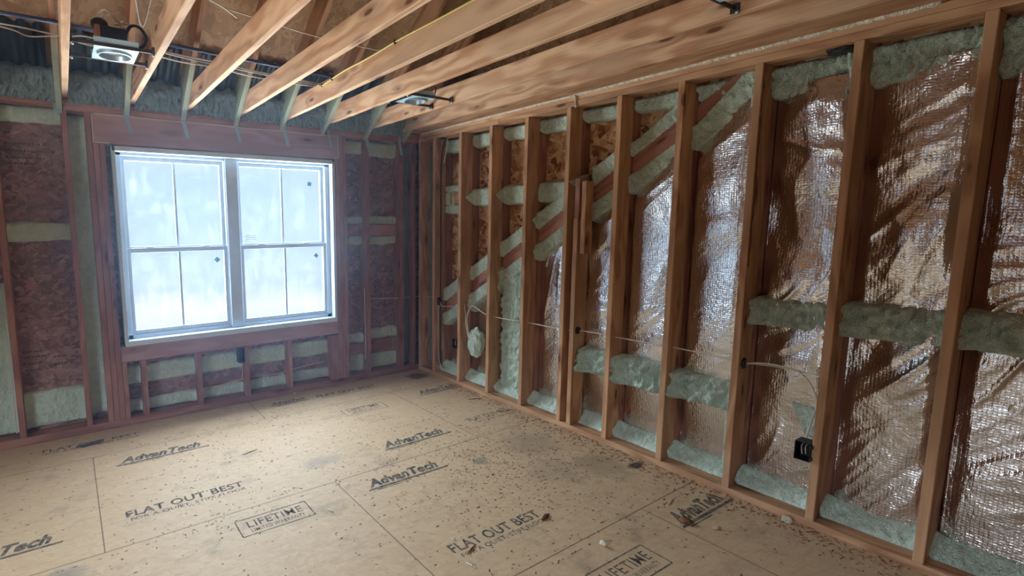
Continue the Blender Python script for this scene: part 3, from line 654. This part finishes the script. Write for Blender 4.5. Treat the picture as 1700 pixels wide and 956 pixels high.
cable([(.06, -3.14, .79), (.055, -3.22, .81), (.05, -3.32, .815), (.05, -3.40, .80), (.045, -3.455, .74), (.04, -3.485, .66), (.04, -3.47, .56), (.04, -3.455, .46)], 'white cable arching down to the big outlet box', group=GC)
cable([(.06, -3.14, .79), (.07, -3.25, .80), (.08, -3.40, .80), (.08, -3.47, .80)], 'thin white cable running level behind the arching one', rad=.003, group=GC)
cable([(.08, -.335, 2.42), (.075, -.30, 2.28), (.075, -.285, 2.05), (.075, -.288, 1.7), (.075, -.29, 1.3), (.075, -.29, .85), (.075, -.293, .4), (.075, -.30, .14), (.07, -.35, .08)], 'black cable running down the side of the second stud', BCABLE, .007)
cable([(.05, -.288, .75), (.045, -.29, .6), (.05, -.287, .3), (.055, -.30, .15), (.06, -.37, .07)], 'white cable hanging down beside the black one', group=GC)
cable([(.10, -.36, 2.43), (.10, -.34, 2.32), (.09, -.31, 2.2)], 'short grey cable coming through the plate near the corner', rad=.006)
cable([(.13, -3.445, 2.43), (.10, -3.46, 2.36), (.09, -3.475, 2.30), (.09, -3.487, 2.22)], 'foam coated cable dropping from the plate by the second last stud', FOAM, .010)
def putty(pos, rad, label, flat=(1, 1, 1)):
    bm = bmesh.new(); bmesh.ops.create_icosphere(bm, subdivisions=3, radius=1)
    for v in bm.verts:
        d = 1+.45*mn.noise(v.co*1.9+Vector(pos)*5)+.2*mn.noise(v.co*5)
        v.co = Vector((v.co[i]*rad*flat[i]*d for i in range(3)))+Vector(pos)
    tag(link('fire_putty', mesh(bm, True), BLACK), label, 'putty', 'dark sealant around cable holes')
putty((.055, -.295, .79), .03, 'black putty around the hole in the second stud', (1, .6, 1.3))
putty((.05, -2.005, .783), .026, 'black putty around the hole in the shorter post', (1, .5, 1.1))
putty((.055, yS[8]-.04, .79), .026, 'black putty around the hole in the split bark stud', (1, .5, 1.1))
putty((.09, -3.43, 2.43), .05, 'black putty under the plate at the coated cable', (1.2, 1.2, .35))
putty((.05, -.34, 2.437), .03, 'black putty under the plate above the black cable', (1.2, 1.5, .4))
def holes(pts, label):
    bm = bmesh.new()
    for p in pts: bmesh.ops.create_uvsphere(bm, u_segments=8, v_segments=6, radius=.016, matrix=Matrix.Translation(p) @ Matrix.Diagonal((.25, 1, .8, 1)))
    return mesh(bm, True)
def outlet_box(x, ya, yb, z0, z1, label, depth=.075):   # blue-black nail-on box, open to the room
    t = thing('outlet_box', (x, (ya+yb)/2, z0), label, 'outlet box')
    w = .004
    boxes('box_body', [((x+depth-w, yb, z0), (x+depth, ya, z1)), ((x-.004, ya-w, z0), (x+depth, ya, z1)), ((x-.004, yb, z0), (x+depth, yb+w, z1)), ((x-.004, yb, z0), (x+depth, ya, z0+w)), ((x-.004, yb, z1-w), (x+depth, ya, z1))], BLACK, t)
    for zz in (z0+.01, z1-.028): boxes('nail_bracket', [((x-.006, yb-.008, zz), (x+.01, yb+.002, zz+.018))], BLACK, t)
    bm = bmesh.new(); m = (ya+yb)/2
    add_tube(bm, smoothpath([(x+.05, m+.01, z1-.012), (x+.02, m+.012, z1-.03), (x+.012, m+.004, z0+.03)]), .0025, 5)
    add_tube(bm, smoothpath([(x+.05, m-.01, z1-.012), (x+.02, m-.006, z1-.03), (x+.012, m-.012, z0+.035)]), .0025, 5)
    o = link('wire_ends', mesh(bm, True), CABLE, t); o.matrix_parent_inverse = t.matrix_basis.inverted()
outlet_box(-.008, -3.425, -3.494, .352, .452, 'big black outlet box on the second last stud, wire ends inside')
outlet_box(-.006, -.588, -.648, .362, .455, 'black outlet box on the third stud, foam lump behind it')
t = thing('outlet_box', (-1.93, .0, .375), 'dark outlet box under the window sill', 'outlet box')
boxes('box_body', [((-1.965, .07, .375), (-1.912, .074, .505)), ((-1.965, -.004, .375), (-1.961, .074, .505)), ((-1.916, -.004, .375), (-1.912, .074, .505)), ((-1.965, -.004, .375), (-1.912, .074, .379)), ((-1.965, -.004, .501), (-1.912, .074, .505))], BLACK, t)
boxes('box_divider', [((-1.961, .02, .43), (-1.916, .07, .434))], BLACK, t)
cable([(-1.93, .06, .38), (-1.925, .05, .3), (-1.93, .06, .22)], 'short pale cable hanging below the box under the sill')
cable([(-2.25, .09, .15), (-1.9, .09, .20), (-1.6, .08, .195), (-1.45, .08, .215), (-1.1, .09, .235)], 'pale cable running low behind the short studs under the sill')
cable([(-.66, .03, .95), (-.655, .03, .83), (-.65, .035, .6), (-.65, .03, .35), (-.655, .03, .2)], 'pale cable dropping along the lone stud right of the window')
cable([(-3.60, .02, 1.0), (-3.585, .0, .9), (-3.585, -.006, .6), (-3.59, -.006, .25), (-3.59, .01, .1)], 'pale cable dropping along the stud left of the window near the edge')
# yellow cable on its joist
yj = JX[5]-.038-.006
cable([(yj+.03, -.68, 2.66), (yj+.01, -.75, 2.652), (yj, -.82, 2.625), (yj, -.95, 2.632), (yj, -1.2, 2.645), (yj, -1.5, 2.642), (yj, -1.9, 2.65), (yj, -2.3, 2.645), (yj, -2.8, 2.645), (yj, -3.3, 2.645)], 'yellow cable stapled along the side of a joist', YCABLE, .005)
for y, z in ((-.83, 2.628), (-1.0, 2.636), (-1.83, 2.65)):
    tag(boxes('staple', [((yj-.007, y-.004, z-.012), (yj+.006, y+.004, z+.012))], BLACK), 'dark staple holding the yellow cable '+{-.83: 'at its bend', -1.0: 'just past its bend', -1.83: 'midway along the joist'}[y], 'staple', 'staples on the yellow cable')
# attic pipes and cables
PZ = 2.815
tag(tube('pipe', [(-4.2, -.6, 2.83), (-3.1, -.6, 2.826)], .013, PIPE, None, 0), 'dark pipe crossing the attic left of the straight joist', 'pipe', 'pipes through the attic')
tag(tube('pipe', [(-3.06, -.6, 2.818), (-2.75, -.6, 2.815)], .013, PIPE, None, 0), 'bluish pipe passing behind the recessed light box', 'pipe', 'pipes through the attic')
tag(tube('pipe', [(-2.66, -.6, 2.812), (-1.2, -.6, 2.77)], .013, PIPE, None, 0), 'bluish pipe running over the joists toward the corner', 'pipe', 'pipes through the attic')
GA = 'cables through the attic'
cable([(-4.0, -.6, 2.74), (-3.42, -.6, 2.765), (-3.12, -.6, 2.752), (-3.0, -.62, 2.765), (-2.85, -.66, 2.74)], 'white cable behind the straight joist, upper of two', group=GA)
cable([(-4.0, -.6, 2.78), (-3.42, -.6, 2.75), (-3.28, -.6, 2.72), (-3.12, -.6, 2.75), (-3.0, -.6, 2.725), (-2.85, -.64, 2.71)], 'white cable behind the straight joist, sagging lower one', group=GA)
for q, (dz, dy, n) in enumerate(((0, 0, 'topmost of three'), (-.018, -.02, 'middle of three'), (-.038, .02, 'lowest of three'))):
    cable([(-2.65, -.6+dy, 2.765+dz*.6), (-2.45, -.6+dy, 2.752+dz), (-2.2, -.6, 2.742+dz), (-1.9, -.6+dy, 2.722+dz), (-1.5, -.6, 2.705+dz*.8), (-1.2, -.6, 2.70+dz*.4)], 'white cable over the joists beside the bluish pipe, '+n, rad=.005, group=GA)
cable([(-2.62, -1.35, 2.90), (-2.35, -1.25, 2.88), (-2.2, -1.15, 2.86)], 'short white cable high between the notched joist and its right neighbour', group=GA)
cable([(-2.28, -1.25, 2.86), (-1.95, -1.25, 2.83), (-1.7, -1.25, 2.81), (-1.1, -1.25, 2.8)], 'white cable high above the streaked joist', group=GA)
cable([(-2.96, -1.6, 2.95), (-2.80, -1.3, 2.86), (-2.73, -1.02, 2.765), (-2.70, -1.05, 2.79), (-2.66, -1.35, 3.0)], 'white cable bending up beside the recessed light', group=GA)

# ================================================================ RECESSED LIGHTS
def disc(bm, c, r0, r1, z0, z1, n=40):     # ring wall/annulus profile
    A = [bm.verts.new((c[0]+r0*math.cos(2*PI*k/n), c[1]+r0*math.sin(2*PI*k/n), z0)) for k in range(n)]
    B = [bm.verts.new((c[0]+r1*math.cos(2*PI*k/n), c[1]+r1*math.sin(2*PI*k/n), z1)) for k in range(n)]
    for k in range(n): bm.faces.new((A[k], A[(k+1) % n], B[(k+1) % n], B[k]))
    return A, B
def recessed(c, x0, x1, label, jbox=True, ph=.105):
    t = thing('recessed_light', (c[0], c[1], 2.52), label, 'recessed light')
    def add(n, bm, mat, sm=False, par=None):
        o = link(n, mesh(bm, sm), mat, par or t); o.matrix_parent_inverse = (par or t).matrix_basis.inverted(); return o
    bm = bmesh.new(); z = 2.528; n = 40; ro = .082
    sq = []
    for k in range(n):
        a = 2*PI*k/n; m = max(abs(math.cos(a)), abs(math.sin(a))); sq.append((c[0]+ph*math.cos(a)/m, c[1]+(ph+.02)*math.sin(a)/m))
    for zz in (z, z+.004):
        I = [bm.verts.new((c[0]+ro*math.cos(2*PI*k/n), c[1]+ro*math.sin(2*PI*k/n), zz)) for k in range(n)]; O = [bm.verts.new((*p, zz)) for p in sq]
        for k in range(n): bm.faces.new((I[k], I[(k+1) % n], O[(k+1) % n], O[k]))
    add_box(bm, (c[0]-ph, c[1]-ph-.02, z), (c[0]+ph, c[1]-ph-.012, z+.045), 0)      # upturned flange
    add_box(bm, (c[0]-ph, c[1]+ph+.012, z), (c[0]+ph, c[1]+ph+.02, z+.045), 0)
    add('mounting_plate', bm, PLATE)
    bm = bmesh.new(); disc(bm, c, .086, .086, z-.012, z+.004); disc(bm, c, .078, .086, z-.012, z-.012); disc(bm, c, .078, .070, z-.012, z+.024)
    A, B = disc(bm, c, .070, .05, z+.024, z+.04); bm.faces.new(B)
    rim = add('trim_ring', bm, STEEL, True)
    bm = bmesh.new(); A, B = disc(bm, c, .066, .03, z+.012, z+.016); bm.faces.new(B); add('lamp_face', bm, LENS, False, rim)
    for s in (-1, 1):
        y = c[1]+s*(ph+.026)
        h = boxes('hanger_bar', [((x0, y-.004, 2.526), (x1, y+.004, 2.544)), ((x0, y-.018, 2.516), (x0+.012, y+.018, 2.556)), ((x1-.012, y-.018, 2.516), (x1, y+.018, 2.556))], DSTEEL, t)
        for xx in (x0+.010, x1-.010):
            bm = bmesh.new(); bmesh.ops.create_uvsphere(bm, u_segments=10, v_segments=8, radius=.009, matrix=Matrix.Translation((xx, y-.012, 2.516))); add('bar_clip', bm, STEEL, True, h)
    if jbox:
        y = c[1]+.13; 
        jb_ = boxes('junction_box', [((c[0]-.055, y-.05, 2.59), (c[0]+.075, y+.05, 2.70))], DKGREY, t, .004)
        boxes('box_cap', [((c[0]-.083, y-.05, 2.592), (c[0]-.056, y+.045, 2.702))], COPPER, jb_, .004)
        bm = bmesh.new(); add_tube(bm, smoothpath([(c[0]+.07, y, 2.68), (c[0]+.105, y, 2.735), (c[0]+.15, y, 2.735), (c[0]+.18, y, 2.69), (c[0]+.165, y, 2.64), (c[0]+.12, y, 2.615), (c[0]+.075, y, 2.62)]), .009, 8); add('flexible_conduit', bm, BCABLE, True)
        bm = bmesh.new(); add_tube(bm, smoothpath([(c[0]-.03, y, 2.70), (c[0]-.06, y, 2.76), (c[0]-.02, y-.01, 2.80), (c[0]+.03, y, 2.745), (c[0]+.06, y, 2.76), (c[0]+.10, y, 2.74), (c[0]+.02, y+.01, 2.73)]), .005, 6)
        add_tube(bm, smoothpath([(c[0]-.05, y, 2.74), (c[0]-.01, y, 2.78), (c[0]+.05, y, 2.74), (c[0]+.055, y, 2.70)]), .005, 6); add('supply_wire', bm, CABLE, True)
        bm = bmesh.new(); bmesh.ops.create_uvsphere(bm, u_segments=14, v_segments=10, radius=1, matrix=Matrix.Translation((c[0]-.055, y, 2.715)) @ Matrix.Diagonal((.045, .05, .035, 1))); add('box_connector', bm, BCABLE, True, jb_)
    else:
        boxes('junction_box', [((c[0]-.05, c[1]+ph-.02, 2.57), (c[0]+.06, c[1]+ph+.05, 2.645))], DSTEEL, t, .003)
        bm = bmesh.new(); add_tube(bm, smoothpath([(c[0]+.06, c[1]-.09, 2.56), (c[0]+.10, c[1]-.10, 2.565), (c[0]+.115, c[1]-.10, 2.585), (c[0]+.115, c[1]-.10, 2.62)]), .005, 6); add('wire_stub', bm, BCABLE, True)
recessed((-2.885, -1.165), -3.098, -2.705, 'recessed light with pale blue plate between two pale joists at top left')
recessed((-.865, -1.16), -1.04, -.613, 'small galvanised recessed light half hidden behind a joist near the corner', False, .10)
recessed((-.865, -3.376), -1.04, -.613, 'recessed light cut by the top edge of the picture, only a bar end showing', False, .10)
bm = bmesh.new(); bmesh.ops.create_uvsphere(bm, u_segments=12, v_segments=8, radius=.008, matrix=Matrix.Translation((-.616, -3.62, 2.62)) @ Matrix.Diagonal((.6, 1, 1, 1)))
tag(link('drilled_hole_plug', mesh(bm, True), BLACK), 'dark round plug on the joist near the top right', 'plug')

# ================================================================ FLOOR: printed lettering
def lettering(txt, x, y, w, h, bold=.0, shear=0.0, name='printed_lettering', tilt=-.02):
    cu = bpy.data.curves.new('lettering', 'FONT'); cu.body = txt; cu.size = 1; cu.offset = bold; cu.shear = shear; cu.extrude = 0
    cu.space_character = 1.05; cu.resolution_u = 3
    o = bpy.data.objects.new('lettering', cu); COL.objects.link(o)
    dg_ = bpy.context.evaluated_depsgraph_get(); dg_.update()
    me = bpy.data.meshes.new_from_object(o.evaluated_get(dg_))
    bpy.data.objects.remove(o); bpy.data.curves.remove(cu)
    xs = [v.co.x for v in me.vertices]; ys = [v.co.y for v in me.vertices]
    x0, x1, y0, y1 = min(xs), max(xs), min(ys), max(ys)
    for v in me.vertices:
        a = (v.co.x-x0)/(x1-x0)*w; b = (v.co.y-y0)/(y1-y0)*h
        v.co = Vector((x+a, y+b+a*tilt, .0006))
    return link(name, me, INK, fl)
def bars(lst, z=.0005):
    bm = bmesh.new()
    for pts in lst: bm.faces.new([bm.verts.new((p[0], p[1], z)) for p in pts])
    return link('printed_line', mesh(bm), INK, fl)
def adv(x, y, w, h=.095):
    lettering('AdvanTech', x+.03, y+.028, w*.88, h, .045, .36)
    t = -.02
    bars([[(x, y), (x+w, y+t*w), (x+w+.01, y+.018+t*w), (x+.02, y+.018)], [(x+.05, y-.016), (x+w*.5, y-.016+t*w*.5), (x+w*.5, y-.008+t*w*.5), (x+.05, y-.008)]])
def flat(x, y, w, h=.07):
    lettering('FLAT OUT BEST', x, y, w, h, .022); lettering('FOR A QUIET, STIFF FLOOR', x+.02, y-.052, w*.97, .036, .01)
def life(x, y, w, h=.16):
    t = -.02; q = .007
    lettering('LIFETIME', x+.05, y+.068, w-.09, .062, .004); lettering('LIMITED WARRANTY', x+.055, y+.02, w-.10, .032, .004)
    def ln(a, b, k): 
        (ax, ay), (bx, by) = a, b; d = Vector((bx-ax, by-ay)).normalized(); nn = Vector((-d.y, d.x))*k/2
        return [(ax+nn.x, ay+nn.y), (bx+nn.x, by+nn.y), (bx-nn.x, by-nn.y), (ax-nn.x, ay-nn.y)]
    A, B, C_, D_ = (x, y), (x+w, y+t*w), (x+w, y+h+t*w), (x, y+h)
    bars([ln(A, B, q), ln(B, C_, q), ln(C_, D_, q), ln(D_, A, q)])
adv(-3.02, -.735, .60); adv(-1.39, -1.52, .60); adv(-1.76, -1.935, .60); adv(-.50, -.72, .50); adv(-.56, -3.165, .52); adv(-3.92, -1.49, .60); adv(-1.78, -.235, .37, .06)
flat(-3.02, -1.44, .65); flat(-.52, -1.455, .47); flat(-1.70, -2.665, .61); flat(-1.32, -.245, .62); flat(-3.44, -.215, .62, .05)
life(-2.53, -1.97, .40); life(-1.30, -.79, .40, .13); life(-1.30, -3.27, .42)
# rows of small faint strokes along the board edges and nailing lines
rs = random.Random(8)
def strokes(y, x0, x1, h=.010, gap=.72):
    L = []; x = x0
    while x < x1:
        w = rs.uniform(.006, .02)
        if rs.random() > gap:
            yy = y-.02*(x-x0)*.2; L.append([(x, yy), (x+w, yy), (x+w+.003, yy+h*rs.uniform(.5, 1)), (x+.003, yy+h*rs.uniform(.5, 1))])
        x += w+rs.uniform(.004, .02)
    if L: bars(L)
for y, a, b in ((-.45, -3.4, -.1), (-.535, -3.4, -.1), (-1.675, -3.5, -.1), (-1.76, -3.5, -.1), (-2.895, -1.9, -.1), (-2.98, -1.6, -.1), (-1.02, -3.6, -.2), (-1.22, -3.6, -.2), (-2.2, -2.2, -.4), (-2.42, -2.2, -.4), (-3.5, -1.0, -.1), (-.9, -1.3, -.05), (-1.13, -1.2, -.05)):
    strokes(y, a, b)

# faint stamp marks on the sheathing of the left bay
rs = random.Random(3); bm = bmesh.new()
for zz, xa, xb in ((.66, -3.52, -3.40), (.62, -3.51, -3.38), (.57, -3.52, -3.40), (.52, -3.51, -3.42), (.60, -3.33, -3.24), (.54, -3.33, -3.26), (2.18, -3.50, -3.30), (2.13, -3.50, -3.22), (2.08, -3.50, -3.28), (2.04, -3.49, -3.33)):
    x = xa
    while x < xb:
        w = rs.uniform(.006, .018); bm.faces.new([bm.verts.new(p) for p in ((x, YB-.0008, zz), (x+w, YB-.0008, zz), (x+w, YB-.0008, zz+.014), (x, YB-.0008, zz+.014))]); x += w+rs.uniform(.003, .010)
o = link('printed_line', mesh(bm), INK, wb)
# ================================================================ FLOOR: debris
def flecks(name, n, pick, size, mat, label, seed):
    q = random.Random(seed); bm = bmesh.new()
    for _ in range(n):
        x, y = pick(q); s = size*q.uniform(.5, 1.5); a = q.uniform(0, PI); l = s*q.uniform(1, 3)
        c, d = math.cos(a), math.sin(a); h = s*q.uniform(.3, .9)
        pts = [(l, 0, .0), (0, s*.6, .0), (-l, 0, .0), (0, -s*.6, .0)]
        vs = [bm.verts.new((x+p[0]*c-p[1]*d, y+p[0]*d+p[1]*c, .0007)) for p in pts]; tp = bm.verts.new((x+q.uniform(-s, s)*.4, y, h+.0007))
        for k in range(4): bm.faces.new((vs[k], vs[(k+1) % 4], tp))
        bm.faces.new(vs[::-1])
    tag(link(name, mesh(bm), mat), label, 'debris', None, 'stuff')
def anywhere(q): return q.uniform(-3.7, -.02), q.uniform(-3.6, -.05)
def nearfoil(q):
    return -abs(q.gauss(0, .10))-.005, q.uniform(-3.9, -.6)
def middle(q):
    return q.gauss(-.85, .38), q.gauss(-2.1, .42)
flecks('sawdust', 1100, anywhere, .0032, SAWD, 'brown wood crumbs scattered over the whole floor', 1)
flecks('red_crumbs', 1600, nearfoil, .0042, RED, 'red brown crumbs gathered along the foil wall plate', 2)
flecks('sawdust_patch', 1300, lambda q: (min(-.02, middle(q)[0]), middle(q)[1]), .0034, SAWD, 'dark crumbs in the middle right of the floor', 3)
flecks('pale_shavings', 350, anywhere, .0045, SAWL, 'pale wood shavings scattered over the floor', 4)
flecks('bright_crumbs', 500, lambda q: (q.uniform(-2.9, -1.2), q.uniform(-1.9, -.3)), .003, SAWD, 'brown crumbs on the bright floor before the window', 5)
def chunk(name, pos, dims, mat, label, cat, rot=0.0, seed=1):
    bm = bmesh.new(); bmesh.ops.create_icosphere(bm, subdivisions=3, radius=.5)
    R = Matrix.Rotation(rot, 3, 'Z')
    for v in bm.verts:
        d = 1+.35*mn.noise(v.co*3+Vector((seed*3.1, 0, 0)))
        c = Vector((v.co.x*dims[0]*d, v.co.y*dims[1]*d, max(-.42, v.co.z)*dims[2]*d)); c = R @ c
        v.co = c+Vector((pos[0], pos[1], dims[2]*.42+.0005))
    tag(link(name, mesh(bm, True), mat), label, cat)
chunk('foam_scrap', (-.045, -3.435), (.035, .05, .035), FOAMC, 'cream foam lump on the floor by the plate, lower right', 'scrap', .3, 1)
chunk('foam_scrap', (-1.04, -3.02), (.02, .035, .03), FOAMC, 'cream foam crumb on the floor above the boxed print', 'scrap', .5, 2)
chunk('foam_scrap', (-1.463, -.03), (.03, .03, .02), FOAMC, 'white crumb on the floor under the window', 'scrap', 0, 3)
chunk('foam_scrap', (-.42, -3.26), (.045, .02, .012), SAWL, 'pale shaving on the floor below the dark print at right', 'scrap', -.4, 4)
chunk('wood_scrap', (-1.09, -2.70), (.075, .022, .016), DAMP, 'dark wood chip at the end of the floor print', 'scrap', .25, 5)
chunk('wood_scrap', (-.50, -3.14), (.05, .06, .03), DAMP, 'dark splintered scrap at the start of the right print', 'scrap', .6, 6)
chunk('wood_scrap', (-3.145, -.24), (.17, .045, .018), DARKW, 'flat dark grey strip on the floor left under the window', 'scrap', .12, 7)
bm = bmesh.new(); bmesh.ops.create_icosphere(bm, subdivisions=5, radius=1)
for v in bm.verts:
    d = 1+.22*mn.noise(v.co*2.2)+.10*mn.noise(v.co*6); v.co = Vector((.115+v.co.x*.07*d, -.80+v.co.y*.085*d, .44+v.co.z*.14*d))
tag(link('foam_blob', mesh(bm, True), FOAM), 'round foam lump behind the outlet box on the third stud', 'spray foam', GF)
def stick(p0, p1, rad, mat, label):
    bm = bmesh.new(); m = [(p0[i]+p1[i])/2 for i in range(2)]
    add_tube(bm, [(*p0, rad), (m[0], m[1], rad*1.3), (*p1, rad)], [rad*.6, rad, rad*.5], 6); tag(link('splinter', mesh(bm, True), mat), label, 'splinter')
stick((-1.65, -2.70), (-1.57, -2.67), .004, DAMP, 'dark splinter lying across the letters of the floor print')
stick((-1.70, -2.745), (-1.685, -2.80), .004, FOAMC, 'white splinter at the left end of the floor print')
stick((-1.64, -2.56), (-1.632, -2.59), .003, FOAMC, 'tiny white splinter above the floor print')
stick((-.20, -1.05), (-.07, -1.11), .004, DAMP, 'dark curved splinter near the foil wall plate')
stick((-.11, -1.40), (-.03, -1.47), .004, FOAMC, 'white stick on the floor beside the print near the foil wall')
stick((-2.05, -1.975), (-2.04, -2.02), .004, FOAMC, 'white splinter right of the boxed print')
stick((-.41, -3.0), (-.33, -2.98), .003, SAWL, 'pale splinter above the dark print at right')
stick((-2.25, -1.03), (-2.15, -1.0), .003, DAMP, 'thin dark splinter in the bright middle of the floor')
# ================================================================ LENS GLARE around the window, put in as a bluish scattering volume
hz = NT('glare_volume')
vs = hz.n('VolumeScatter', {'Color': (.42, .66, 1.0, 1), 'Density': .046, 'Anisotropy': .62})
hz.t.links.new(vs.outputs[0], hz.out.inputs['Volume'])
hb = boxes('glare', [((-4.6, -2.3, .03), (-.35, -.012, 2.50))], hz.m, None, 0)
tag(hb, 'added bluish veil of lens haze in front of the window', 'glare', None, 'stuff')
